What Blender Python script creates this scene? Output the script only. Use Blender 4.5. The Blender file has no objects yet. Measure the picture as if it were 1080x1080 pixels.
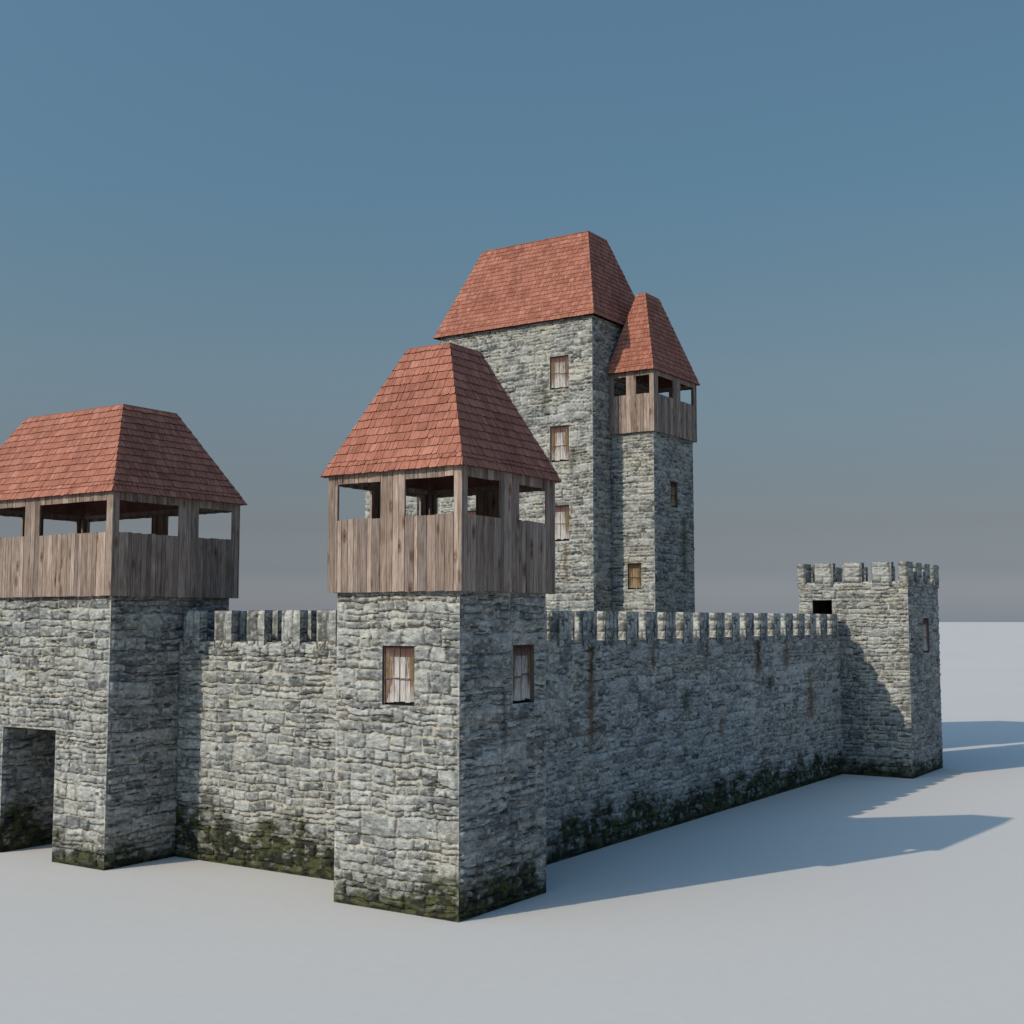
import bpy, math, random
import numpy as np
from mathutils import Matrix, Vector

C = bpy.context.scene.collection
SCN = bpy.context.scene

# ------------------------------------------------------------------ numpy noise
def _hash(ix, iy, seed):
    h = (ix.astype(np.int64) * 374761393 + iy.astype(np.int64) * 668265263 + seed * 1274126177) & 0xffffffff
    h = ((h ^ (h >> 13)) * 1274126177) & 0xffffffff
    h = ((h ^ (h >> 16)) * 2246822519) & 0xffffffff
    return ((h ^ (h >> 15)) & 0xffffff) / float(0xffffff)

def vnoise(x, y, seed):
    ix = np.floor(x); iy = np.floor(y)
    fx = x - ix; fy = y - iy
    fx = fx * fx * (3 - 2 * fx); fy = fy * fy * (3 - 2 * fy)
    a = _hash(ix, iy, seed); b = _hash(ix + 1, iy, seed)
    c = _hash(ix, iy + 1, seed); d = _hash(ix + 1, iy + 1, seed)
    return (a * (1 - fx) + b * fx) * (1 - fy) + (c * (1 - fx) + d * fx) * fy

def fbm(x, y, seed, octs=4, gain=.5):
    s = 0; a = 1; t = 0
    for o in range(octs):
        s = s + a * vnoise(x * 2 ** o + 17.3 * o, y * 2 ** o + 9.1 * o, seed + o * 31)
        t += a; a *= gain
    return s / t

def sstep(a, b, x):
    t = np.clip((x - a) / (b - a), 0, 1)
    return t * t * (3 - 2 * t)

# ------------------------------------------------------------------ geometry collector
class Geo:
    def __init__(self):
        self.v = []; self.f = []; self.c = []; self.m = []; self.n = 0; self.s = []
    def add(self, verts, quads, cols=None, mat=0, smooth=True):
        verts = np.asarray(verts, float).reshape(-1, 3)
        quads = np.asarray(quads, np.int64).reshape(-1, 4)
        if cols is None: cols = np.full((len(verts), 3), .2)
        self.v.append(verts); self.f.append(quads + self.n); self.c.append(np.asarray(cols, float))
        self.m.append(np.full(len(quads), mat)); self.s.append(np.full(len(quads), smooth))
        self.n += len(verts)
    def quad(self, a, b, c, d, col=(.2, .2, .2), mat=0):
        self.add([a, b, c, d], [[0, 1, 2, 3]], [col] * 4, mat, False)
    def box(self, x0, x1, y0, y1, z0, z1, col=(.2, .2, .2), mat=0):
        V = [(x0,y0,z0),(x1,y0,z0),(x1,y1,z0),(x0,y1,z0),(x0,y0,z1),(x1,y0,z1),(x1,y1,z1),(x0,y1,z1)]
        F = [(0,3,2,1),(4,5,6,7),(0,1,5,4),(1,2,6,5),(2,3,7,6),(3,0,4,7)]
        self.add(V, F, [col] * 8, mat, False)
    def build(self, name, mats, parent=None):
        me = bpy.data.meshes.new(name)
        V = np.concatenate(self.v); F = np.concatenate(self.f); K = np.concatenate(self.c)
        me.vertices.add(len(V)); me.vertices.foreach_set('co', V.ravel())
        me.loops.add(F.size); me.loops.foreach_set('vertex_index', F.ravel().astype(np.int32))
        me.polygons.add(len(F))
        me.polygons.foreach_set('loop_start', np.arange(0, F.size, 4, dtype=np.int32))
        me.polygons.foreach_set('loop_total', np.full(len(F), 4, dtype=np.int32))
        for m in mats: me.materials.append(m)
        me.polygons.foreach_set('material_index', np.concatenate(self.m).astype(np.int32))
        me.update(calc_edges=True)
        me.polygons.foreach_set('use_smooth', np.concatenate(self.s).astype(bool))
        at = me.color_attributes.new('col', 'FLOAT_COLOR', 'POINT')
        at.data.foreach_set('color', np.concatenate([K, np.ones((len(K), 1))], 1).ravel().astype(np.float32))
        me.validate()
        o = bpy.data.objects.new(name, me); C.objects.link(o)
        if parent: o.parent = parent
        return o

def thing(name, label, cat, group=None):
    o = bpy.data.objects.new(name, None); C.objects.link(o)
    o['label'] = label; o['category'] = cat
    if group: o['group'] = group
    return o

# ------------------------------------------------------------------ materials
def new_mat(name):
    m = bpy.data.materials.new(name); m.use_nodes = True
    nt = m.node_tree
    for n in list(nt.nodes): nt.nodes.remove(n)
    out = nt.nodes.new('ShaderNodeOutputMaterial'); b = nt.nodes.new('ShaderNodeBsdfPrincipled')
    nt.links.new(b.outputs[0], out.inputs[0])
    b.inputs['Specular IOR Level'].default_value = .2
    return m, nt, b

def N(nt, typ, **kw):
    n = nt.nodes.new(typ)
    for k, v in kw.items():
        if k.startswith('i_'):
            key = k[2:]
            n.inputs[int(key) if key.isdigit() else key.replace('_', ' ')].default_value = v
        else: setattr(n, k, v)
    return n

def mult(nt, a, b, fac=1.0):
    n = N(nt, 'ShaderNodeMix', data_type='RGBA', blend_type='MULTIPLY'); n.inputs[0].default_value = fac
    nt.links.new(a, n.inputs[6]); nt.links.new(b, n.inputs[7]); return n.outputs[2]

def mixc(nt, fac, a, b):
    n = N(nt, 'ShaderNodeMix', data_type='RGBA')
    for s, i in ((fac, 0), (a, 6), (b, 7)):
        if hasattr(s, 'links'): nt.links.new(s, n.inputs[i])
        else: n.inputs[i].default_value = s if i == 0 else (*s, 1)
    return n.outputs[2]

def ramp(nt, src, stops):
    r = N(nt, 'ShaderNodeValToRGB'); e = r.color_ramp.elements
    while len(e) < len(stops): e.new(.5)
    for i, (p, c) in enumerate(stops):
        e[i].position = p; e[i].color = (*c, 1) if hasattr(c, '__len__') else (c, c, c, 1)
    nt.links.new(src, r.inputs[0]); return r.outputs[0]

def mapped(nt, scale, loc=None):
    t = N(nt, 'ShaderNodeTexCoord'); m = N(nt, 'ShaderNodeMapping'); m.inputs['Scale'].default_value = scale
    nt.links.new(t.outputs['Object'], m.inputs[0])
    if loc is not None: nt.links.new(loc, m.inputs['Location'])
    return m.outputs[0]

def noise(nt, vec, scale, detail=4, rough=.55, dist=0):
    n = N(nt, 'ShaderNodeTexNoise'); n.inputs['Scale'].default_value = scale
    n.inputs['Detail'].default_value = detail; n.inputs['Roughness'].default_value = rough; n.inputs['Distortion'].default_value = dist
    nt.links.new(vec, n.inputs['Vector']); return n.outputs[0]

def stone_material():
    m, nt, b = new_mat('rough_stone')
    a = N(nt, 'ShaderNodeAttribute', attribute_name='col')
    v = mapped(nt, (1, 1, 1.7))
    n1 = noise(nt, v, 9, 6, .68)
    n2 = noise(nt, v, 38, 3, .6)
    c = mult(nt, a.outputs['Color'], ramp(nt, n1, [(.28, .66), (.5, 1.0), (.72, 1.30)]))
    c = mult(nt, c, ramp(nt, n2, [(.3, .68), (.5, 1.0), (.7, 1.26)]))
    pit = noise(nt, mapped(nt, (1, 1, 2.3)), 13, 5, .7, .7)
    c = mult(nt, c, ramp(nt, pit, [(.33, .34), (.41, .85), (.46, 1.0), (.64, 1.03), (.72, 1.2)]))
    nt.links.new(c, b.inputs['Base Color'])
    b.inputs['Roughness'].default_value = .93
    bp = N(nt, 'ShaderNodeBump'); bp.inputs['Strength'].default_value = .7; bp.inputs['Distance'].default_value = .02
    n3 = noise(nt, mapped(nt, (1, 1, 1.9)), 22, 5, .65)
    nt.links.new(n3, bp.inputs['Height']); nt.links.new(bp.outputs[0], b.inputs['Normal'])
    return m

def wood_material(name, dark, light, knots=True):
    m, nt, b = new_mat(name)
    g = N(nt, 'ShaderNodeNewGeometry')
    comb = N(nt, 'ShaderNodeCombineXYZ')
    mul = N(nt, 'ShaderNodeMath', operation='MULTIPLY'); mul.inputs[1].default_value = 37
    nt.links.new(g.outputs['Random Per Island'], mul.inputs[0])
    for i in range(3): nt.links.new(mul.outputs[0], comb.inputs[i])
    v = mapped(nt, (14, 14, .9), comb.outputs[0])
    grain = noise(nt, v, 2.2, 6, .62, .6)
    fine = noise(nt, mapped(nt, (70, 70, 2.2), comb.outputs[0]), 1.5, 3, .6)
    blot = noise(nt, mapped(nt, (2.5, 2.5, .8), comb.outputs[0]), 1.3, 3, .5)
    c = ramp(nt, grain, [(.25, dark), (.5, tuple((x + y) / 2 for x, y in zip(dark, light))), (.75, light)])
    c = mult(nt, c, ramp(nt, fine, [(.3, .58), (.5, 1.0), (.75, 1.2)]))
    c = mult(nt, c, ramp(nt, blot, [(.3, (.72, .66, .6)), (.5, (1, 1, 1)), (.7, (1.1, 1.1, 1.1))]))
    crk = noise(nt, mapped(nt, (55, 55, .55), comb.outputs[0]), 1.0, 3, .5, .4)
    c = mult(nt, c, ramp(nt, crk, [(.30, .25), (.36, .6), (.41, 1.0)]))
    tone = ramp(nt, g.outputs['Random Per Island'], [(0, (.66, .66, .70)), (.3, (.95, .90, .86)), (.65, (1.1, 1.08, 1.08)), (1, (1.42, 1.36, 1.32))])
    c = mult(nt, c, tone)
    if knots:
        vo = N(nt, 'ShaderNodeTexVoronoi', feature='F1'); vo.inputs['Scale'].default_value = 1.0
        nt.links.new(mapped(nt, (2.7, 2.7, 1.15), comb.outputs[0]), vo.inputs['Vector'])
        k = ramp(nt, vo.outputs['Distance'], [(.0, (.18, .12, .09)), (.06, (.24, .17, .13)), (.095, (.85, .7, .6)), (.125, (.5, .41, .36)), (.24, (1, 1, 1))])
        c = mult(nt, c, k)
    nt.links.new(c, b.inputs['Base Color']); b.inputs['Roughness'].default_value = .88
    bp = N(nt, 'ShaderNodeBump'); bp.inputs['Strength'].default_value = .5; bp.inputs['Distance'].default_value = .006
    nt.links.new(fine, bp.inputs['Height']); nt.links.new(bp.outputs[0], b.inputs['Normal'])
    return m

def tile_material():
    m, nt, b = new_mat('red_roof_shingle')
    g = N(nt, 'ShaderNodeNewGeometry')
    a = N(nt, 'ShaderNodeAttribute', attribute_name='col')    # u (along eave), v (up slope) of every tile
    mul = N(nt, 'ShaderNodeVectorMath', operation='MULTIPLY'); mul.inputs[1].default_value = (34, 2.2, 1)
    nt.links.new(a.outputs['Vector'], mul.inputs[0])
    grain = noise(nt, mul.outputs[0], 1.0, 4, .6)
    ob = mapped(nt, (1, 1, 1))
    big = noise(nt, ob, .9, 4, .6)
    mid = noise(nt, ob, 14, 4, .6)
    r = g.outputs['Random Per Island']
    c = ramp(nt, r, [(0, (.240, .090, .062)), (.35, (.290, .112, .077)), (.7, (.312, .125, .088)), (.96, (.338, .142, .100)), (1, (.36, .162, .112))])
    c = mult(nt, c, ramp(nt, grain, [(.30, .42), (.45, .95), (.72, 1.28)]))
    c = mult(nt, c, ramp(nt, big, [(.3, (.78, .74, .74)), (.5, (1, 1, 1)), (.7, (1.06, 1.07, 1.06))]))
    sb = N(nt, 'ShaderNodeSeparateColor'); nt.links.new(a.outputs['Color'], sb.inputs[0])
    c = mult(nt, c, ramp(nt, sb.outputs[2], [(0, 1.0), (1, .22)]))     # darker butt ends and tile sides
    c = mult(nt, c, ramp(nt, mid, [(.3, .82), (.5, 1.0), (.7, 1.1)]))
    nt.links.new(c, b.inputs['Base Color']); b.inputs['Roughness'].default_value = .85
    return m

def window_wood_material(name, red, pale, ochre):
    """peeling boards: reddish base, pale weathered streaks, ochre lichen (weights in the mesh attribute)"""
    m, nt, b = new_mat(name)
    a = N(nt, 'ShaderNodeAttribute', attribute_name='col'); sp = N(nt, 'ShaderNodeSeparateColor'); nt.links.new(a.outputs['Color'], sp.inputs[0])
    n1 = noise(nt, mapped(nt, (22, 22, 1.5)), 1.5, 5, .68, .7)
    n2 = noise(nt, mapped(nt, (9, 9, 3.0)), 1.6, 4, .6)
    n3 = noise(nt, mapped(nt, (60, 60, 3)), 1.5, 4, .6)
    def add(x, y, k):
        q = N(nt, 'ShaderNodeMath', operation='MULTIPLY_ADD'); nt.links.new(x, q.inputs[0]); q.inputs[1].default_value = k; nt.links.new(y, q.inputs[2]); return q.outputs[0]
    k1 = N(nt, 'ShaderNodeMapRange'); nt.links.new(add(n1, sp.outputs[1], 2.0), k1.inputs[0]); k1.inputs[1].default_value = 1.25; k1.inputs[2].default_value = 1.62
    k2 = N(nt, 'ShaderNodeMapRange'); nt.links.new(add(n2, sp.outputs[0], 2.0), k2.inputs[0]); k2.inputs[1].default_value = 1.3; k2.inputs[2].default_value = 1.8
    c = mixc(nt, k1.outputs[0], red, pale)
    c = mixc(nt, k2.outputs[0], c, ochre)
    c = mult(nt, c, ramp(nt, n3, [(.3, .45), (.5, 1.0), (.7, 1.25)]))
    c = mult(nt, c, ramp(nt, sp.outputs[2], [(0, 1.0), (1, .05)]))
    nt.links.new(c, b.inputs['Base Color']); b.inputs['Roughness'].default_value = .9
    return m

def ground_material():
    m, nt, b = new_mat('pale_smooth_ground')
    n1 = noise(nt, mapped(nt, (1, 1, 1)), .05, 4, .5)
    n2 = noise(nt, mapped(nt, (1, 1, 1)), 3.0, 5, .6)
    c = ramp(nt, n1, [(.3, GROUND_LO), (.7, GROUND_HI)])
    c = mult(nt, c, ramp(nt, n2, [(.3, .985), (.7, 1.015)]))
    nt.links.new(c, b.inputs['Base Color']); b.inputs['Roughness'].default_value = 1
    b.inputs['Specular IOR Level'].default_value = 0
    return m

GROUND_LO = (.478, .456, .432); GROUND_HI = (.496, .473, .449)
M_STONE = stone_material()
M_WOOD = wood_material('weathered_board', (.120, .092, .078), (.365, .298, .258))
M_TILE = tile_material()
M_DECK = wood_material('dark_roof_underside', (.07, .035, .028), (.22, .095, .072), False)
M_WIN = window_wood_material('peeling_shutter_wood', (.110, .060, .053), (.42, .40, .385), (.15, .105, .045))
M_WINTAN = window_wood_material('tan_shutter_wood', (.055, .034, .018), (.27, .20, .125), (.13, .085, .045))
M_GROUND = ground_material()

# ------------------------------------------------------------------ masonry
COL_LO = np.array((.088, .096, .102)); COL_HI = np.array((.342, .354, .346))
COL_WHITE = np.array((.46, .472, .455)); COL_MORTAR = np.array((.36, .343, .295))
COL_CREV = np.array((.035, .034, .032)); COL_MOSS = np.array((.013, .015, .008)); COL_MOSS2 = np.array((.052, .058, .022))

def axis(w, res, cuts):
    n = max(2, int(round(w / res)) + 1)
    a = np.linspace(0, w, n)
    for c in cuts:
        i = int(np.argmin(np.abs(a - c)))
        if 0 < i < n - 1: a[i] = c
    return a

def stone_field(U, V, w, h, seed, explicit=None, hscale=1.0):
    rng = random.Random(seed)
    uu = U + .06 * (fbm(U * 3.1, V * 3.1, seed + 5, 3) - .5) * 2
    vv = V + .085 * (fbm(U * 1.1, V * 1.3, seed + 9, 3) - .5) * 2 + .03 * (fbm(U * 6, V * 6, seed + 11, 2) - .5) * 2
    du = np.full(U.shape, 9.); db = du.copy(); dt = du.copy(); idn = np.zeros(U.shape); hh = np.full(U.shape, .3)
    if explicit:
        uu = U + .012 * (fbm(U * 9, V * 9, seed + 5, 2) - .5) * 2; vv = V + .012 * (fbm(U * 9, V * 9, seed + 6, 2) - .5) * 2
        du[:] = -.02; db[:] = -.02; dt[:] = -.02
        for k, (u0, u1, v0, v1) in enumerate(explicit):
            m = (uu >= u0) & (uu < u1) & (vv >= v0) & (vv < v1)
            du[m] = np.minimum(uu - u0, u1 - uu)[m]; db[m] = (vv - v0)[m]; dt[m] = (v1 - vv)[m]
            idn[m] = rng.random(); hh[m] = v1 - v0
    else:
        vb = [-.3]
        while vb[-1] < h + .4:
            vb.append(vb[-1] + hscale * rng.choice([.12, .17, .2, .24, .28, .31, .34, .40, .46]) * rng.uniform(.9, 1.1))
        ci = np.clip(np.searchsorted(vb, vv) - 1, 0, len(vb) - 2)
        for c in range(len(vb) - 1):
            m = ci == c
            if not m.any(): continue
            H = vb[c + 1] - vb[c]
            ub = [-.5 - rng.random() * .4]; ids = []; sp = []
            while ub[-1] < w + .5:
                ub.append(ub[-1] + max(.15, H * rng.uniform(.8, 2.5)) * (1.35 if H < .2 else 1)); ids.append(rng.random())
                sp.append(rng.uniform(.35, .65) if (H > .25 and rng.random() < .3) else 0)
            ub = np.array(ub); ids = np.array(ids); sp = np.array(sp)
            x = uu[m]; si = np.clip(np.searchsorted(ub, x) - 1, 0, len(ids) - 1)
            du[m] = np.minimum(x - ub[si], ub[si + 1] - x)
            b = vv[m] - vb[c]; t = vb[c + 1] - vv[m]; idd = ids[si].copy(); s = sp[si] * H; hm = np.full(x.shape, H)
            up = (s > 0) & (b > s); lo = (s > 0) & (b <= s)
            t = np.where(lo, s - b, t); b = np.where(up, b - s, b); idd = np.where(up, (idd * 7.13) % 1, idd); hm = np.where(s > 0, H * .5, hm)
            db[m] = b; dt[m] = t; idn[m] = idd; hh[m] = hm
    R_ = .02 if explicit else .055; b_ = np.minimum(db, dt)
    e = np.where((du < R_) & (b_ < R_), R_ - np.hypot(R_ - du, R_ - b_), np.minimum(du, b_))
    smear = sstep(.52, .74, fbm(U * 1.3, V * 1.7, seed + 23, 3))
    mw = .005 + .022 * fbm(U * 2.3, V * 2.3, seed + 21, 3) + .022 * smear
    t = np.clip((e - mw) / .030, 0, 1)
    bulge = 1 - (1 - t) ** 2.2
    r1 = (idn * 13.7) % 1; r2 = (idn * 57.3) % 1; r3 = (idn * 91.9) % 1
    rock = fbm(U * 4.2 + r1 * 40, V * 9.5 + r2 * 40, seed + 33, 4, .55)
    ridg = 1 - np.abs(fbm(U * 3.0 + r2 * 30, V * 8 + r3 * 30, seed + 41, 3) * 2 - 1)
    rel = db / np.maximum(hh, .05)
    disp = bulge * (.016 + .022 * r1 + .042 * (rock - .35) + .020 * (ridg - .6) + .024 * (rel - .5) * (r3 * 2 - .3))
    cn = fbm(U * 1.9, V * 4.2, seed + 51, 3)
    crev = np.maximum((1 - sstep(0, .020, db - mw * .2)) * sstep(.35, .45, cn), (1 - sstep(0, .012, du - mw * .2)) * sstep(.55, .64, cn))
    crev = np.maximum(crev, sstep(.70, .76, fbm(U * 2.4 + 7, V * 11, seed + 61, 4)) * .85)   # horizontal fissures in the faces
    if explicit: crev = np.maximum(crev, (e < -.01) * 1.0)
    disp = (disp - crev * .035) * 1.3
    # colours
    tone = np.clip(.12 + .74 * r2 + .30 * (rel - .5) + 1.15 * (fbm(U * 7 + r3 * 9, V * 15 + r1 * 9, seed + 71, 4) - .5) + .30 * (fbm(U * .55, V * .55, seed + 73, 3) - .5), 0, 1)  # includes a painted highlight: each stone lighter towards its top edge
    col = COL_LO + (COL_HI - COL_LO) * tone[..., None]
    wh = sstep(.54, .70, fbm(U * 5.3 + r1 * 5, V * 12.2, seed + 77, 4)) * .55
    col = col + (COL_WHITE - col) * wh[..., None]
    warm = sstep(.5, .75, fbm(U * .9, V * 1.4, seed + 79, 3)) * .35
    col = col * (1 + warm[..., None] * np.array((.16, .07, -.12)))
    mo = 1 - sstep(0, .012, e - mw * .75)
    mvis = .40 + .60 * sstep(.38, .60, fbm(U * 1.1, V * 1.3, seed + 81, 3))
    mcol = COL_MORTAR * (.7 + .6 * fbm(U * 8, V * 8, seed + 83, 2))[..., None]
    col = col + (mcol - col) * (mo * mvis)[..., None]
    col = col + (COL_CREV - col) * np.clip(crev * .92, 0, 1)[..., None]
    return disp, col

SHADE_LIFT = [1.0]
def wall_face(g, origin, udir, nrm, w, h, res, seed, holes=(), moss=0., streaks=(), zbase=0., jamb=0., cracks=(), explicit=None, fade=True, hscale=1.0, gain=1.0):
    """rock-faced rubble masonry: one displaced sheet. holes = [(u0,u1,v0,v1)]"""
    o = np.array(origin, float); ud = np.array(udir, float); nn = np.array(nrm, float)
    us = axis(w, res, [x for q in holes for x in q[:2]]); vs = axis(h, res, [x for q in holes for x in q[2:]])
    U, V = np.meshgrid(us, vs, indexing='ij')
    so = seed * 3.77
    d, col = stone_field(U, V, w, h, seed, explicit, hscale)
    d = d * gain; col = col * SHADE_LIFT[0]
    if fade:
        ed = np.minimum(np.minimum(U, w - U), np.minimum(V, h - V))
        for (a, b, c, e) in holes:
            dx = np.maximum(np.maximum(a - U, U - b), 0); dy = np.maximum(np.maximum(c - V, V - e), 0)
            ed = np.minimum(ed, np.hypot(dx, dy))
        d = d * sstep(0, .11, ed)
    if moss > 0:
        zz = V + zbase
        m1 = fbm(U * 1.0 + so, zz * .9, seed + 91, 4); m2 = fbm(U * 6, zz * 9, seed + 93, 4)
        lim = moss * (.75 + .75 * sstep(.30, .66, m1))
        k = sstep(-.38, .50, lim - zz + (m2 - .5) * .9) * .97
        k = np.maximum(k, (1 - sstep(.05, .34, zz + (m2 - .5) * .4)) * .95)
        mc = COL_MOSS + (COL_MOSS2 - COL_MOSS) * sstep(.42, .66, fbm(U * 5, zz * 7, seed + 95, 4))[..., None]
        bare = sstep(.56, .70, fbm(U * 4.2, zz * 7.0, seed + 97, 4)) * .5 * sstep(.05, .3, zz)
        col = col + (mc - col) * (k * (1 - bare))[..., None]
    for (su, sv0, sv1, sw, sc) in streaks:
        wob = .09 * (fbm(V * 2.1, V * 0 + su, seed + 101, 3) - .5) * 2
        x = (U - su - wob) / (sw * (.35 + 1.1 * fbm(V * 3, V * 0 + su * 3, seed + 103, 2)))
        y = sstep(sv0, sv0 + .45, V) * (1 - sstep(sv1 - .04 if sv1 > 5.7 and sv1 < 6 else sv1 - .25, sv1, V))
        k = np.exp(-x * x) * y * (.35 + .9 * fbm(U * 14, V * 4, seed + 105, 3))
        col = col + (np.array(sc) - col) * np.clip(k, 0, .9)[..., None]
    for (c0, cv, cs, cl, cw) in cracks:
        line = cv + cs * (U - c0) + .32 * (fbm(U * 1.4, U * 0 + cv, seed + 111, 4) - .5) * 2
        k = np.exp(-((V - line) / cw) ** 2) * sstep(c0, c0 + .4, U) * (1 - sstep(c0 + cl - .5, c0 + cl, U)) * sstep(.34, .5, fbm(U * 2.6, V * 2.6, seed + 113, 3))
        col = col + (np.array((.05, .05, .035)) - col) * np.clip(k * .7, 0, .9)[..., None]
        d = d - .02 * k
    P = o + U[..., None] * ud + V[..., None] * np.array((0, 0, 1.)) + d[..., None] * nn
    nu, nv = len(us), len(vs)
    I = np.arange(nu * nv).reshape(nu, nv)
    keep = np.ones((nu - 1, nv - 1), bool); cu = (us[:-1] + us[1:]) / 2; cv = (vs[:-1] + vs[1:]) / 2
    for (a, b, c, e) in holes:
        keep &= ~((cu[:, None] > a) & (cu[:, None] < b) & (cv[None, :] > c) & (cv[None, :] < e))
    Q = np.stack([I[:-1, :-1], I[1:, :-1], I[1:, 1:], I[:-1, 1:]], -1)[keep]
    if np.dot(np.cross(ud, (0, 0, 1)), nn) < 0: Q = Q[:, ::-1]
    g.add(P.reshape(-1, 3), Q, col.reshape(-1, 3))
    if jamb:
        for (a, b, c, e) in holes:
            cs = [o + ud * x + np.array((0, 0, y)) for x, y in ((a, c), (b, c), (b, e), (a, e))]
            for i in range(4):
                p, q = cs[i], cs[(i + 1) % 4]
                g.quad(p, p - nn * jamb, q - nn * jamb, q, (.13, .125, .11))

# ------------------------------------------------------------------ windows
def window(parent, origin, udir, nrm, w, h, kind='peel', seed=1):
    """frame (part mesh) with two plank leaves as sub-parts, set in the reveal. origin = lower corner of the opening"""
    rng = random.Random(seed)
    o = np.array(origin, float); ud = np.array(udir, float); nn = np.array(nrm, float); zz = np.array((0, 0, 1.))
    def bx(g, u0, u1, v0, v1, d0, d1, col):
        P = [o + ud * u + zz * v + nn * d for d in (d0, d1) for (u, v) in ((u0, v0), (u1, v0), (u1, v1), (u0, v1))]
        F = [(0,3,2,1),(4,5,6,7),(0,1,5,4),(1,2,6,5),(2,3,7,6),(3,0,4,7)]
        K = [col] * 8 if not hasattr(col[0], '__len__') else [col[0], col[0], col[1], col[1]] * 2
        g.add(P, F, K, 0, False)
    mt = [M_WIN if kind == 'peel' else M_WINTAN]
    g = Geo(); f = .045
    bx(g, 0, w, 0, h, -.118, -.105, (0, .2, 1))                          # near-black panel, painted as the unlit gap behind the leaves
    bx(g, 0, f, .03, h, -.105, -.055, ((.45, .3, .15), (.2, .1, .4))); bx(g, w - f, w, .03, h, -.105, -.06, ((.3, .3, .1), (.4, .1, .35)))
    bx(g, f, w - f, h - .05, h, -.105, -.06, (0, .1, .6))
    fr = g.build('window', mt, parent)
    for s in (0, 1):
        g = Geo()
        a = f + .003 if s == 0 else w / 2 + .005; b = w / 2 - .005 if s == 0 else w - f - .003
        midz = h * (.46 + rng.uniform(-.03, .03)); cuts = [a, a + (b - a) * rng.uniform(.28, .4), a + (b - a) * rng.uniform(.6, .72), b]
        for k in range(3):
            x, x1 = cuts[k], cuts[k + 1]
            out = k if s == 1 else 2 - k                        # 2 = outermost board
            oc = (.08, .34, .72)[out] * rng.uniform(.7, 1.1); pb = (.68, .50, .26)[out] * rng.uniform(.8, 1.15)
            top = h - .055; bot = .05 * h + rng.uniform(-.02, .035); dd = rng.uniform(-.014, .008); q1 = top - .15 * h
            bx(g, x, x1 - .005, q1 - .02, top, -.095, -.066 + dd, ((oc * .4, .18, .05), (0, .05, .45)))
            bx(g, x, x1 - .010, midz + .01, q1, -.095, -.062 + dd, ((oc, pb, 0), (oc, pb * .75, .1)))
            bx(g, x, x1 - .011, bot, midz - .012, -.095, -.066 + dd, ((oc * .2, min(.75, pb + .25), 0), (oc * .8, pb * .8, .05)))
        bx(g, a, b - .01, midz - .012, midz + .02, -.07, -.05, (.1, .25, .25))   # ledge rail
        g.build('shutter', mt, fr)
    return fr

# ------------------------------------------------------------------ timber gallery
def plank_wall(axis_name, pos, a0, a1, z0, z1, openings, outward, seed, parent):
    """vertical boards from a0 to a1 at plane pos; openings = [(a,b,za,zb)]"""
    rng = random.Random(seed); g = Geo()
    marks = sorted({a0, a1, *[x for o in openings for x in o[:2]]})
    cuts = []
    for p, q in zip(marks[:-1], marks[1:]):
        L = q - p; x = p; ws = []
        while x < q - .05:
            ws.append(rng.choice([.13, .17, .21, .26, .3, .19]) * rng.uniform(.9, 1.1)); x += ws[-1]
        k = L / sum(ws); x = p
        for wd in ws: cuts.append((x, x + wd * k)); x += wd * k
    for x, y in cuts:
        c = (x + y) / 2; segs = [(z0 + rng.uniform(-.012, .004), z1)]
        for (a, b, za, zb) in openings:
            if a < c < b: segs = [(segs[0][0], za + rng.uniform(-.015, .01)), (zb + rng.uniform(-.006, .008), z1)]
        th = .055 + rng.uniform(-.006, .006); off = rng.uniform(-.004, .006)
        for (za, zb) in segs:
            u0, u1 = x + .0065, y - .0065
            d1 = pos + outward * off; d0 = pos - outward * th
            lo, hi = min(d0, d1), max(d0, d1)
            bi = pos - outward * .064; bo = pos - outward * .078; bl, bh = min(bi, bo), max(bi, bo)
            zc = za + .03 if za > z0 + .1 else z0 + .02
            if axis_name == 'x':
                g.box(lo, hi, u0, u1, za, zb)
                if y < a1 - .08: g.box(bl, bh, y - .022, y + .022, zc, min(zb, z1 - .15) - .012)
            else:
                g.box(u0, u1, lo, hi, za, zb)
                if y < a1 - .08: g.box(u0 * 0 + y - .022, y + .022, bl, bh, zc, min(zb, z1 - .15) - .012)
    return g.build('plank_wall', [M_WOOD], parent)

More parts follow.
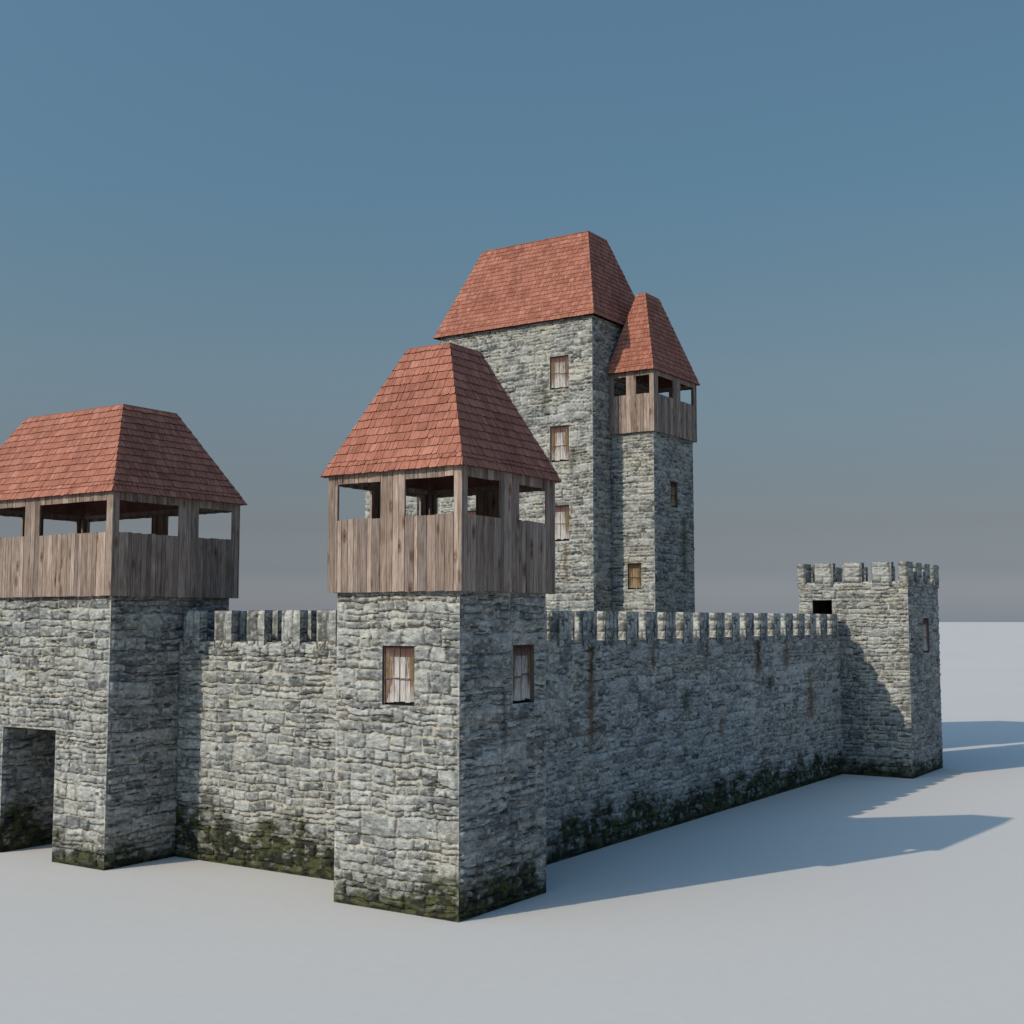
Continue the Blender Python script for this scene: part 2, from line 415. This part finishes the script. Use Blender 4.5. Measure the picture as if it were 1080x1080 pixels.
def gallery(parent, x0, x1, y0, y1, z0, z1, opx, opy, zpar, zlin, seed):
    """opx: openings along Y on the faces normal to X; opy: openings along X on the faces normal to Y"""
    g = Geo()
    n = int((x1 - x0) / .3)
    for i in range(n):                       # floor boards, seen from below at the overhang
        a = x0 + .07 + (x1 - x0 - .14) * i / n; b = x0 + .07 + (x1 - x0 - .14) * (i + 1) / n
        g.box(a + .003, b - .003, y0 + .07, y1 - .07, z0 + .015, z0 + .06)
    for px in (x0 + .06, x1 - .18):          # corner posts inside the boarding
        for py in (y0 + .06, y1 - .18):
            g.box(px, px + .12, py, py + .12, z0 + .06, z1 - .02)
    g.box(x0 + .062, x0 + .13, y0 + .18, y1 - .18, z1 - .14, z1 - .03); g.box(x1 - .13, x1 - .062, y0 + .18, y1 - .18, z1 - .14, z1 - .03)
    g.box(x0 + .18, x1 - .18, y0 + .062, y0 + .13, z1 - .14, z1 - .03); g.box(x0 + .18, x1 - .18, y1 - .13, y1 - .062, z1 - .14, z1 - .03)
    gal = g.build('timber_gallery', [M_WOOD], parent)
    ox = [(a, b, zpar, zlin) for a, b in opx]; oy = [(a, b, zpar, zlin) for a, b in opy]
    plank_wall('x', x0, y0, y1, z0, z1, ox, -1, seed, gal)
    plank_wall('x', x1, y0, y1, z0, z1, ox, 1, seed + 1, gal)
    plank_wall('y', y0, x0 + .063, x1 - .063, z0, z1, oy, -1, seed + 2, gal)
    plank_wall('y', y1, x0 + .063, x1 - .063, z0, z1, oy, 1, seed + 3, gal)
    return gal

# ------------------------------------------------------------------ roofs
def tiled_roof(parent, x0, x1, y0, y1, ze, kx, ky0, ky1, zt, seed, course=.235):
    rng = random.Random(seed); g = Geo()
    B = [np.array(p, float) for p in ((x0,y0,ze),(x1,y0,ze),(x1,y1,ze),(x0,y1,ze))]
    T = [np.array(p, float) for p in ((x0+kx,y0+ky0,zt),(x1-kx,y0+ky0,zt),(x1-kx,y1-ky1,zt),(x0+kx,y1-ky1,zt))]
    # thin deck: outer and inner skins
    for i in range(4):
        j = (i + 1) % 4
        dn = np.array((0, 0, -.03))
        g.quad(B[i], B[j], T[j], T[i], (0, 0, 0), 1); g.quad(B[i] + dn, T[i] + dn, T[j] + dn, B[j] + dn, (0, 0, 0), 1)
        g.quad(B[i] + dn, B[j] + dn, B[j], B[i], (0, 0, 0))
    g.quad(T[0], T[1], T[2], T[3]); g.box(T[0][0] - .012, T[1][0] + .012, T[0][1] - .012, T[2][1] + .012, zt - .01, zt + .012)
    for i in range(4):
        j = (i + 1) % 4
        b0, b1, t0, t1 = B[i], B[j], T[i], T[j]
        ex = (b1 - b0) / np.linalg.norm(b1 - b0)
        up = t0 - b0; a_in0 = up @ ex; up = up - ex * a_in0; S = np.linalg.norm(up); ey = up / S
        nz = np.cross(ex, ey); nz = nz if nz[2] > 0 else -nz
        L = np.linalg.norm(b1 - b0); a_in1 = (b1 - t1) @ ex
        def lim(v): return (a_in0 * v / S - .012, L - a_in1 * v / S + .012)
        rows = []; v = -.035; first = True
        while v < S - .02:
            step = course * rng.uniform(.96, 1.04)
            if first: rows.append((v, course)); v += course; rows.append((v, course * .5)); v += course * .5; first = False; continue
            rows.append((v, step)); v += step
        for r, (v, st) in enumerate(rows):
            vt = min(v + st + .05, S + .004)
            x = -.3 - rng.random() * .2
            while x < L + .1:
                wd = rng.choice([.11, .14, .17, .2, .23, .27, .3]) * rng.uniform(.9, 1.1)
                jb = rng.uniform(-.012, .006); sl = rng.uniform(-.008, .008)
                c0, c1 = lim(max(v + jb, 0)); d0, d1 = lim(vt)
                xa, xb = x + .005, x + wd - .005
                ba, bb = max(xa, c0), min(xb, c1); ta, tb = max(xa, d0), min(xb, d1)
                x += wd
                if bb - ba < .012: continue
                if tb <= ta: m = (max(min(xa, d1), d0) if xa > (c0 + c1) / 2 else min(max(xb, d0), d1)); ta = tb = m
                hb = .027 + rng.uniform(0, .012); ht = .004
                def P(u, vv, hh): return b0 + ex * u + ey * vv + nz * hh
                chip = .35 * min(.05, (bb - ba) * .3)
                pts = [P(ba, v + jb + sl, hb), P(bb, v + jb - sl, hb), P(tb, vt, ht), P(ta, vt, ht),
                       P(ba, v + jb + sl, 0.0), P(bb, v + jb - sl, 0.0), P(tb, vt, -.001), P(ta, vt, -.001)]
                off = rng.random() * 9
                cb = min(.028, (bb - ba) * .22) * rng.uniform(.3, 1.2); fr = cb / st
                la, lb = ba + (ta - ba) * fr, bb + (tb - bb) * fr
                va, vb_ = v + jb + sl, v + jb - sl
                pts = [P(la, va + cb, hb), P(ba + cb, va, hb), P(bb - cb, vb_, hb), P(lb, vb_ + cb, hb), P(tb, vt, ht), P(ta, vt, ht),
                       P(la, va + cb, 0), P(ba + cb, va, 0), P(bb - cb, vb_, 0), P(lb, vb_ + cb, 0), P(tb, vt, -.001), P(ta, vt, -.001)]
                K = [(u + off, w_, 0) for u, w_ in ((ba, v), (ba, v), (bb, v), (bb, v), (tb, vt), (ta, vt))] * 2
                g.add(pts, [(0,1,2,3),(0,3,4,5)], K, 0, False)
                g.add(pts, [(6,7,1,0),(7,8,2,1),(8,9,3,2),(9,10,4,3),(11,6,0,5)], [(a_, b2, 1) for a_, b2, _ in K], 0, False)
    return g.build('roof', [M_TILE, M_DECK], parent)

# ------------------------------------------------------------------ box towers
def tower_walls(g, x0, x1, y0, y1, z1, res, seed, holes_w=(), holes_s=(), moss=1., streaks_w=(), streaks_s=(), jamb=.12, back=.09, z0=0., gain=1.0, holes_e=()):
    """w = face looking to -X (sunlit), s = face looking to -Y (shaded)"""
    W = y1 - y0; D = x1 - x0; H = z1 - z0
    fl = lambda hs, L: [(L - b, L - a, c, e) for a, b, c, e in hs]
    # west face: u runs from y1 down to y0
    wall_face(g, (x0, y1, z0), (0, -1, 0), (-1, 0, 0), W, H, res, seed, fl(holes_w, W), moss, streaks_w, 0, jamb, gain=gain)
    wall_face(g, (x0, y0, z0), (1, 0, 0), (0, -1, 0), D, H, res, seed + 200, holes_s, moss, streaks_s, 0, jamb, gain=gain)
    wall_face(g, (x1, y0, z0), (0, 1, 0), (1, 0, 0), W, H, back, seed + 400, holes_e, moss, (), 0, 0)
    wall_face(g, (x1, y1, z0), (-1, 0, 0), (0, 1, 0), D, H, back, seed + 600, (), moss, (), 0, 0)

BROWN = (.115, .068, .030); GREEN = (.045, .05, .028)

# ---- corner tower -------------------------------------------------
ct = thing('corner_tower', 'nearest square stone tower with a boarded gallery and steep red roof, at the wall corner', 'tower')
TW = 3.634; ZG = 7.27
g = Geo()
wL = (1.276, 2.226, 4.655, 6.02)
wR = (2.16, 3.10, 4.63, 6.02)
tower_walls(g, 0, TW, 0, TW, ZG, .018, 11, [wL], [wR], moss=.68, streaks_s=[(1.75, 3.4, 5.2, .10, (.09, .09, .08))])
g.quad((0, 0, ZG), (TW, 0, ZG), (TW, TW, ZG), (0, TW, ZG))
g.build('stone_wall', [M_STONE], ct)
window(ct, (0, wL[1], wL[2]), (0, -1, 0), (-1, 0, 0), wL[1] - wL[0], wL[3] - wL[2], seed=3)
window(ct, (wR[0], 0, wR[2]), (1, 0, 0), (0, -1, 0), wR[1] - wR[0], wR[3] - wR[2], seed=4)
gallery(ct, -.18, 3.81, -.18, 3.81, ZG, 10.09, [(.05, 1.45), (2.18, 3.50)], [(.05, 1.38), (2.17, 3.39)], 9.0, 9.86, 21)
tiled_roof(ct, -.2875, 3.92, -.2875, 3.92, 10.093, 1.47, 1.47, 1.47, 13.29, 31)

# ---- gate tower ---------------------------------------------------
gt = thing('gate_tower', 'wide stone gate tower with open passage and long red roof, leftmost in view', 'tower')
GX0, GX1, GY0, GY1 = -.588, 3.70, 11.19, 18.1
g = Geo()
door = (13.38 - GY0, 15.77 - GY0, 0, 3.57)
fl = lambda hs, L: [(L - b, L - a, c, e) for a, b, c, e in hs]
W = GY1 - GY0; D = GX1 - GX0
wall_face(g, (GX0, GY1, 0), (0, -1, 0), (-1, 0, 0), W, ZG, .019, 51, fl([door], W), .62)
wall_face(g, (GX0, GY0, 0), (1, 0, 0), (0, -1, 0), D, ZG, .019, 52, (), .50)
wall_face(g, (GX1, GY0, 0), (0, 1, 0), (1, 0, 0), W, ZG, .08, 53, [door], .6)
wall_face(g, (GX1, GY1, 0), (-1, 0, 0), (0, 1, 0), D, ZG, .08, 54, (), .6)
wall_face(g, (GX0, 15.77, 0), (1, 0, 0), (0, -1, 0), D, 3.57, .03, 55, (), 1.0)       # passage, far side
wall_face(g, (GX1, 13.38, 0), (-1, 0, 0), (0, 1, 0), D, 3.57, .06, 56, (), 1.0)       # passage, near side
g.quad((GX0, 13.38, 3.57), (GX0, 15.77, 3.57), (GX1, 15.77, 3.57), (GX1, 13.38, 3.57), (.2, .2, .19))
g.quad((GX0, GY0, ZG), (GX1, GY0, ZG), (GX1, GY1, ZG), (GX0, GY1, ZG))
g.build('stone_wall', [M_STONE], gt)
gallery(gt, -.77, 3.90, 10.99, 18.3, ZG, 10.09, [(11.26, 14.16), (14.84, 17.98)], [(-.55, 1.54), (2.27, 3.58)], 9.0, 9.86, 61)
tiled_roof(gt, -.86, 4.05, 10.9, 18.39, 10.10, 1.48, 1.5, 1.5, 12.79, 71)

# ---- curtain walls -----------------------------------------------
def merlon(name, Wm, T, H, res, seed, slabs, top_in=.0):
    """merlon standing on z=0; outer face at y=0 looking to -Y, runs along +X, thickness along +Y"""
    g = Geo()
    if slabs:
        ex = [(0, Wm * .62, .20, H), (Wm * .62, Wm, .20, H), (.03, Wm * .40, 0, .20), (Wm * .50, Wm - .02, 0, .20)]
        exs = [(0, T, H - .30, H), (0, T, H - .62, H - .30), (0, T * .5, .18, H - .62), (T * .5, T, .18, H - .62), (0, T, 0, .18)]
    else:
        ex = [(0, Wm, H - .22, H), (0, Wm, H - .62, H - .22), (0, Wm * .45, .16, H - .62), (Wm * .45, Wm, .16, H - .62), (0, Wm, 0, .16)]
        exs = [(0, T, H - .25, H), (0, T, H - .6, H - .25), (0, T, .2, H - .6), (0, T, 0, .2)]
    for q, (org, ud, nn, w, e) in enumerate((((0, 0, 0), (1, 0, 0), (0, -1, 0), Wm, ex), ((Wm, 0, 0), (0, 1, 0), (1, 0, 0), T, exs),
                                 ((Wm, T, 0), (-1, 0, 0), (0, 1, 0), Wm, ex), ((0, T, 0), (0, -1, 0), (-1, 0, 0), T, exs))):
        wst = [(w * .64, -.5, H + .6, .028, (.03, .03, .028)), (w * .22, .1, H + .5, .03, (.06, .06, .05)), (w * .45, -.3, H * .8, .02, (.07, .065, .05))] if slabs and w > .5 else \
              [(w * .9, -.4, H + .5, .05, (.05, .05, .045))]
        wall_face(g, org, ud, nn, w, H, res, seed + q * 7, explicit=e, gain=.8, streaks=wst)
    wall_top = [(0, 0, H), (Wm, 0, H), (Wm, T, H), (0, T, H)]
    g.quad(*wall_top, col=(.27, .27, .25)); g.quad(*[(p[0], p[1], 0) for p in wall_top][::-1], col=(.1, .1, .09))
    return g.build(name, [M_STONE])

def curtain(parent, L, res, seed, merlons, rear, streaks=(), moss=.8, M=None, cracks=()):
    """wall along local +X, outer face at local y=0 looking to -Y; M = world matrix"""
    g = Geo()
    H = 6.02; T = 1.48; WK = 5.45; P = .24
    wall_face(g, (0, 0, 0), (1, 0, 0), (0, -1, 0), L, H, res, seed, (), moss, streaks, cracks=cracks)
    wall_face(g, (L, T, 0), (-1, 0, 0), (0, 1, 0), L, H, .1, seed + 1, (), moss)
    for a, b in ((0, P), (T - P, T)):
        n = int(L / .25); xs = np.linspace(0, L, n + 1)
        col = (.26, .265, .25)
        for x, y in zip(xs[:-1], xs[1:]): g.quad((x, a, H), (y, a, H), (y, b, H), (x, b, H), col)
    g.quad((0, P, WK), (L, P, WK), (L, T - P, WK), (0, T - P, WK), (.25, .25, .23))
    wall_face(g, (L, P, WK), (-1, 0, 0), (0, 1, 0), L, H - WK, .08, seed + 2)
    wall_face(g, (0, T - P, WK), (1, 0, 0), (0, -1, 0), L, H - WK, .08, seed + 3)
    o = g.build('stone_wall', [M_STONE], parent)
    protos = [merlon('merlon', .67, .30, 1.03, .03, seed + 500 + 40 * k, True) for k in range(3)]
    Z = 5.85; k = 0
    spots = [(a, 0) for a in merlons] + [(a, 1) for a in rear]
    rng = random.Random(seed)
    for i, (a, r) in enumerate(spots):
        p = protos[i % 3]
        o = p if i < 3 else p.copy()
        if i >= 3: C.objects.link(o)
        o.parent = parent
        if r == 0: o.matrix_local = Matrix.Translation((a, -.06, Z))
        else: o.matrix_local = Matrix.Translation((a + .67, T + .06, Z)) @ Matrix.Rotation(math.pi, 4, 'Z')
        jz = rng.uniform(-.008, .008)
        o.location.z += jz
    parent.matrix_world = M
    return parent

# gate-side curtain: local x -> world -Y, local y -> world +X
Mg = Matrix(((0, 1, 0, 1.82), (-1, 0, 0, 11.19), (0, 0, 1, 0), (0, 0, 0, 1)))
cw1 = thing('rampart', 'short sunlit crenellated stone wall with mossy foot between the gate tower and the nearest tower', 'castle wall')
front = [11.19 - t for t in (10.96, 9.71, 8.455, 7.155, 5.90, 4.62)]
rear = [11.19 - (7.288 + .67 + 1.27 * k) for k in range(-2, 3)]
curtain(cw1, 11.19 - TW, .0185, 81, front, rear, moss=1.12, M=Mg)
# long curtain
Ml = Matrix.Translation((TW, 1.81, 0))
cw2 = thing('rampart', 'long shaded crenellated stone wall running back to the battlemented tower', 'castle wall')
LX = 30.7245
f0 = [9.79 + 1.322 * k - TW for k in range(-4, 16)]
r0 = [9.79 + .35 + 1.322 * k - TW for k in range(-3, 15)]
st = [(8.95 - TW, 2.9, 5.99, .22, BROWN), (9.0 - TW, 4.6, 5.99, .10, (.03, .022, .015)), (12.9 - TW, 4.8, 5.99, .16, BROWN), (16.9 - TW, 5.0, 5.99, .2, (.09, .065, .04)), (24.3 - TW, 4.6, 5.9, .3, (.09, .07, .045)), (21.4 - TW, 4.3, 5.9, .34, BROWN), (21.5 - TW, 4.7, 5.8, .2, (.04, .028, .018)), (26.9 - TW, 2.4, 4.8, .34, BROWN),
      (18.0 - TW, 2.3, 3.4, .30, (.17, .125, .09)), (15.2 - TW, 3.4, 4.4, .3, GREEN), (22.6 - TW, 3.7, 4.6, .5, GREEN), ]
ck = [(5.0 - TW, 2.9, .09, 9., .030), (11.6 - TW, 4.45, .0, 5., .035), (17.0 - TW, 4.1, .06, 7., .04)]
SHADE_LIFT[0] = 1.14  # stone colour lightened on this wall alone, to brighten its shaded face
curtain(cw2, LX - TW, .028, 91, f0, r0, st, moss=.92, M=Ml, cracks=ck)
SHADE_LIFT[0] = 1.0

# ---- battlemented far tower ----------------------------------------
ft = thing('battlemented_tower', 'square roofless stone tower with crenellated top at the far end of the long wall', 'tower')
FX0, FX1, FY0, FY1 = LX, 35.44, -1.18, 3.62
g = Geo(); FH = 8.28
tower_walls(g, FX0, FX1, FY0, FY1, FH, .03, 101, [(2.13 - FY0, 3.02 - FY0, 5.5, 7.5)], [(32.87 - FX0, 33.85 - FX0, 5.2, 6.71)], moss=.55, back=.08)
P = .25; FL = 7.65
for a, b, c, d in ((FX0, FX1, FY0, FY0 + P), (FX0, FX1, FY1 - P, FY1), (FX0, FX0 + P, FY0 + P, FY1 - P), (FX1 - P, FX1, FY0 + P, FY1 - P)):
    g.quad((a, c, FH), (b, c, FH), (b, d, FH), (a, d, FH), (.26, .265, .25))
g.quad((FX0 + P, FY0 + P, FL), (FX1 - P, FY0 + P, FL), (FX1 - P, FY1 - P, FL), (FX0 + P, FY1 - P, FL), (.25, .25, .23))
for org, ud, nn, w in (((FX0 + P, FY0 + P, FL), (0, 1, 0), (1, 0, 0), FY1 - FY0 - 2 * P), ((FX1 - P, FY1 - P, FL), (0, -1, 0), (-1, 0, 0), FY1 - FY0 - 2 * P),
                       ((FX1 - P, FY0 + P, FL), (-1, 0, 0), (0, 1, 0), FX1 - FX0 - 2 * P), ((FX0 + P, FY1 - P, FL), (1, 0, 0), (0, -1, 0), FX1 - FX0 - 2 * P)):
    wall_face(g, org, ud, nn, w, FH - FL, .06, 111)
g.build('stone_wall', [M_STONE], ft)
window(ft, (32.87, FY0, 5.2), (1, 0, 0), (0, -1, 0), .98, 1.51, seed=8)
tm = [merlon('merlon', .85, .30, 1.04, .034, 700, False), merlon('merlon', .85, .30, 1.04, .034, 760, False)]
tm2 = [merlon('merlon', .74, .30, 1.04, .034, 820, False)]
cm = [merlon('merlon', .40, .70, 1.04, .034, 880, False)]
used = set()
def put(protos, i, loc, rz):
    p = protos[i % len(protos)]
    if p.name in used:
        o = p.copy(); C.objects.link(o)
    else: o = p; used.add(p.name)
    o.parent = ft; o.location = loc; o.rotation_euler = (0, 0, rz)
H90 = math.pi / 2; MZ = 8.07
for i, y in enumerate((-.53, .75, 2.03)):
    put(tm, i, (FX0 - .05, y + .85, MZ), -H90)
    put(tm, i + 1, (FX1 + .05, y, MZ), H90)
for i, x in enumerate((32.0, 33.30)):
    put(tm2, i, (x, FY0 - .05, MZ), 0)
    put(tm2, i, (x + .74, FY1 + .05, MZ), math.pi)
put(cm, 0, (FX0 - .055, FY0 + .345, MZ), -H90)
put(cm, 0, (FX0 - .055, FY1 + .055, MZ), -H90)
put(cm, 0, (FX1 + .055 , FY0 - .055, MZ), H90)
put(cm, 0, (FX1 + .055, FY1 - .345, MZ), H90)

# ---- keep ----------------------------------------------------------
kp = thing('keep', 'tallest stone building with long steep red roof and a column of shuttered windows', 'keep')
KX0, KX1, KY0, KY1, KZ = 24.54, 29.95, 10.61, 19.0, 20.13
g = Geo()
wins = [(11.83, 12.82, 16.98, 18.48), (11.83, 12.82, 13.68, 15.30), (11.83, 12.82, 10.12, 11.72),
        (16.8, 17.8, 16.98, 18.48), (16.8, 17.8, 13.68, 15.30), (16.8, 17.8, 10.12, 11.72)]
KW = KY1 - KY0
sk = [(KY1 - 13.1, 15.9, 17.6, .14, GREEN), (KY1 - 13.4, 16.6, 17.2, .35, GREEN), (KY1 - 12.0, 8.0, 10.1, .13, (.11, .085, .05)), (KY1 - 11.7, 13.0, 14.4, .3, (.08, .08, .06)), (KY1 - 12.9, 12.6, 14.0, .25, (.08, .08, .06))]
tower_walls(g, KX0, KX1, KY0, KY1, KZ, .036, 121, [(a - KY0, b - KY0, c, d) for a, b, c, d in wins], [], moss=.6, streaks_w=sk, back=.14, gain=1.1)
g.quad((KX0, KY0, KZ), (KX1, KY0, KZ), (KX1, KY1, KZ), (KX0, KY1, KZ))
g.build('stone_wall', [M_STONE], kp)
for i, (a, b, c, d) in enumerate(wins):
    window(kp, (KX0, b, c), (0, -1, 0), (-1, 0, 0), b - a, d - c, seed=20 + i)
tiled_roof(kp, 24.32, 30.16, 10.39, 19.24, 20.14, 2.05, 1.46, 1.46, 24.65, 131, course=.24)

# ---- stair turret ----------------------------------------------------
tu = thing('stair_turret', 'slender stone turret with small boarded gallery and pointed red roof, against the keep', 'turret')
UX0, UX1, UY0, UY1, UZ = 26.12, 30.12, 8.43, 10.60, 14.93
g = Geo()
h1 = (9.10, 9.78, 7.97, 9.13); h2 = (27.72, 28.45, 11.70, 12.87)
wall_face(g, (UX0, UY1, 0), (0, -1, 0), (-1, 0, 0), UY1 - UY0, UZ, .036, 141, [(UY1 - h1[1], UY1 - h1[0], h1[2], h1[3])], .5, (), 0, .12, gain=1.0)
wall_face(g, (UX0, UY0, 0), (1, 0, 0), (0, -1, 0), UX1 - UX0, UZ, .036, 142, [(h2[0] - UX0, h2[1] - UX0, h2[2], h2[3])], .5, [(2.9, 8.6, 11.4, .3, GREEN)], 0, .12, gain=1.0)
wall_face(g, (UX1, UY0, 0), (0, 1, 0), (1, 0, 0), UY1 - UY0, UZ, .12, 143, (), .5)
g.quad((UX0, UY0, UZ), (UX1, UY0, UZ), (UX1, UY1, UZ), (UX0, UY1, UZ))
g.build('stone_wall', [M_STONE], tu)
window(tu, (UX0, h1[1], h1[2]), (0, -1, 0), (-1, 0, 0), h1[1] - h1[0], h1[3] - h1[2], 'tan', 41)
window(tu, (h2[0], UY0, h2[2]), (1, 0, 0), (0, -1, 0), h2[1] - h2[0], h2[3] - h2[2], 'tan', 42)
gallery(tu, 25.92, 30.32, 8.29, 10.595, UZ, 17.66, [(8.52, 9.18), (9.68, 10.30)], [(26.33, 27.84), (28.58, 30.0)], 16.63, 17.45, 151)
tiled_roof(tu, 25.73, 30.45, 8.2, 10.60, 17.67, 1.69, 1.24, .73, 21.59, 161)

# ---- side block beside the keep (seen through the near gallery) -------
sb = thing('side_tower', 'low stone tower left of the keep, glimpsed through the gallery openings of the nearest tower', 'tower')
g = Geo()
tower_walls(g, 24.2, 27.6, 20.11, 23.32, 13.9, .06, 171, moss=.5, back=.16)
wall_face(g, (24.62, 20.11, 0), (0, -1, 0), (-1, 0, 0), 1.105, 13.4, .06, 175, (), .5)
wall_face(g, (27.6, 19.005, 0), (0, 1, 0), (1, 0, 0), 1.105, 13.4, .16, 176, (), .5)
g.quad((24.62, 19.005, 13.4), (27.6, 19.005, 13.4), (27.6, 20.11, 13.4), (24.62, 20.11, 13.4))
g.build('stone_wall', [M_STONE], sb)
tiled_roof(sb, 24.0, 27.8, 19.95, 23.5, 13.9, 1.3, 1.3, 1.3, 15.6, 181)

# ---- ground ----------------------------------------------------------
g = Geo()
R = 6000.
g.quad((-R, -R, 0), (R, -R, 0), (R, R, 0), (-R, R, 0))
gr = g.build('ground', [M_GROUND]); gr['kind'] = 'structure'

# ------------------------------------------------------------------ light
D = Vector((1.475, -.612, -1)).normalized()          # direction the light travels
elev = math.asin(-D.z); S = -D
sun = bpy.data.lights.new('sun', 'SUN'); sun.energy = 3.5; sun.angle = math.radians(.5); sun.color = (1, .875, .71)
so = bpy.data.objects.new('sun', sun); C.objects.link(so); so.rotation_euler = D.to_track_quat('-Z', 'Y').to_euler()
w = bpy.data.worlds.new('World'); SCN.world = w; w.use_nodes = True
nt = w.node_tree; bg = nt.nodes['Background']
sky = nt.nodes.new('ShaderNodeTexSky'); sky.sky_type = 'NISHITA'; sky.sun_disc = False
sky.sun_elevation = elev; sky.sun_rotation = math.atan2(S.x, S.y)
sky.air_density = 1.0; sky.dust_density = 1.0; sky.ozone_density = 1.0
tc = nt.nodes.new('ShaderNodeTexCoord'); sp = nt.nodes.new('ShaderNodeSeparateXYZ'); nt.links.new(tc.outputs['Generated'], sp.inputs[0])
grad = ramp(nt, sp.outputs['Z'], [(0, (.70, .80, 1.18)), (.012, (.585, .64, .95)), (.04, (.43, .45, .61)), (.075, (.455, .42, .47)), (.115, (.51, .475, .48)),
                                   (.19, (.64, .64, .59)), (.265, (.68, .757, .69)), (.33, (.70, .87, .815)), (.46, (.86, 1.06, .97)), (.66, (2.05, 2.62, 2.65)), (1, (2.3, 2.95, 2.95))])
for el in [n for n in nt.nodes if n.type == 'VALTORGB'][0].color_ramp.elements:
    el.color = tuple(c / 3 for c in el.color[:3]) + (1,)
sc = nt.nodes.new('ShaderNodeVectorMath'); sc.operation = 'MULTIPLY'
nt.links.new(sky.outputs[0], sc.inputs[0]); nt.links.new(grad, sc.inputs[1])
sc2 = nt.nodes.new('ShaderNodeVectorMath'); sc2.operation = 'SCALE'; sc2.inputs['Scale'].default_value = 2.0
nt.links.new(sc.outputs[0], sc2.inputs[0])
# evens the sky out towards the side facing away from the sun
dt = nt.nodes.new('ShaderNodeVectorMath'); dt.operation = 'DOT_PRODUCT'; dt.inputs[1].default_value = (.553, -.833, 0)
nt.links.new(tc.outputs['Generated'], dt.inputs[0])
mr = nt.nodes.new('ShaderNodeMapRange'); mr.inputs['From Min'].default_value = -.5; mr.inputs['From Max'].default_value = .5
mr.inputs['To Min'].default_value = 2.27; mr.inputs['To Max'].default_value = 1.73
nt.links.new(dt.outputs['Value'], mr.inputs['Value']); nt.links.new(mr.outputs[0], sc2.inputs['Scale'])
nt.links.new(sc2.outputs[0], bg.inputs[0]); bg.inputs[1].default_value = .15

# ------------------------------------------------------------------ camera
f, pitch, yaw = 1313.8, .0870, .5858
cam = bpy.data.cameras.new('camera'); co = bpy.data.objects.new('camera', cam); C.objects.link(co)
cam.sensor_width = 36; cam.sensor_fit = 'HORIZONTAL'; cam.lens = f / 1080 * 36; cam.clip_end = 20000; cam.clip_start = .1
fw = Vector((math.cos(pitch) * math.cos(yaw), math.cos(pitch) * math.sin(yaw), math.sin(pitch)))
rt = fw.cross(Vector((0, 0, 1))).normalized(); up = rt.cross(fw)
co.matrix_world = Matrix(((rt.x, up.x, -fw.x, -22.6995), (rt.y, up.y, -fw.y, -16.4672), (rt.z, up.z, -fw.z, 6.6), (0, 0, 0, 1)))
SCN.camera = co
SCN.view_settings.view_transform = 'Standard'; SCN.view_settings.look = 'None'
SCN.view_settings.exposure = 0; SCN.view_settings.gamma = 1
SCN.render.resolution_x = SCN.render.resolution_y = 1024
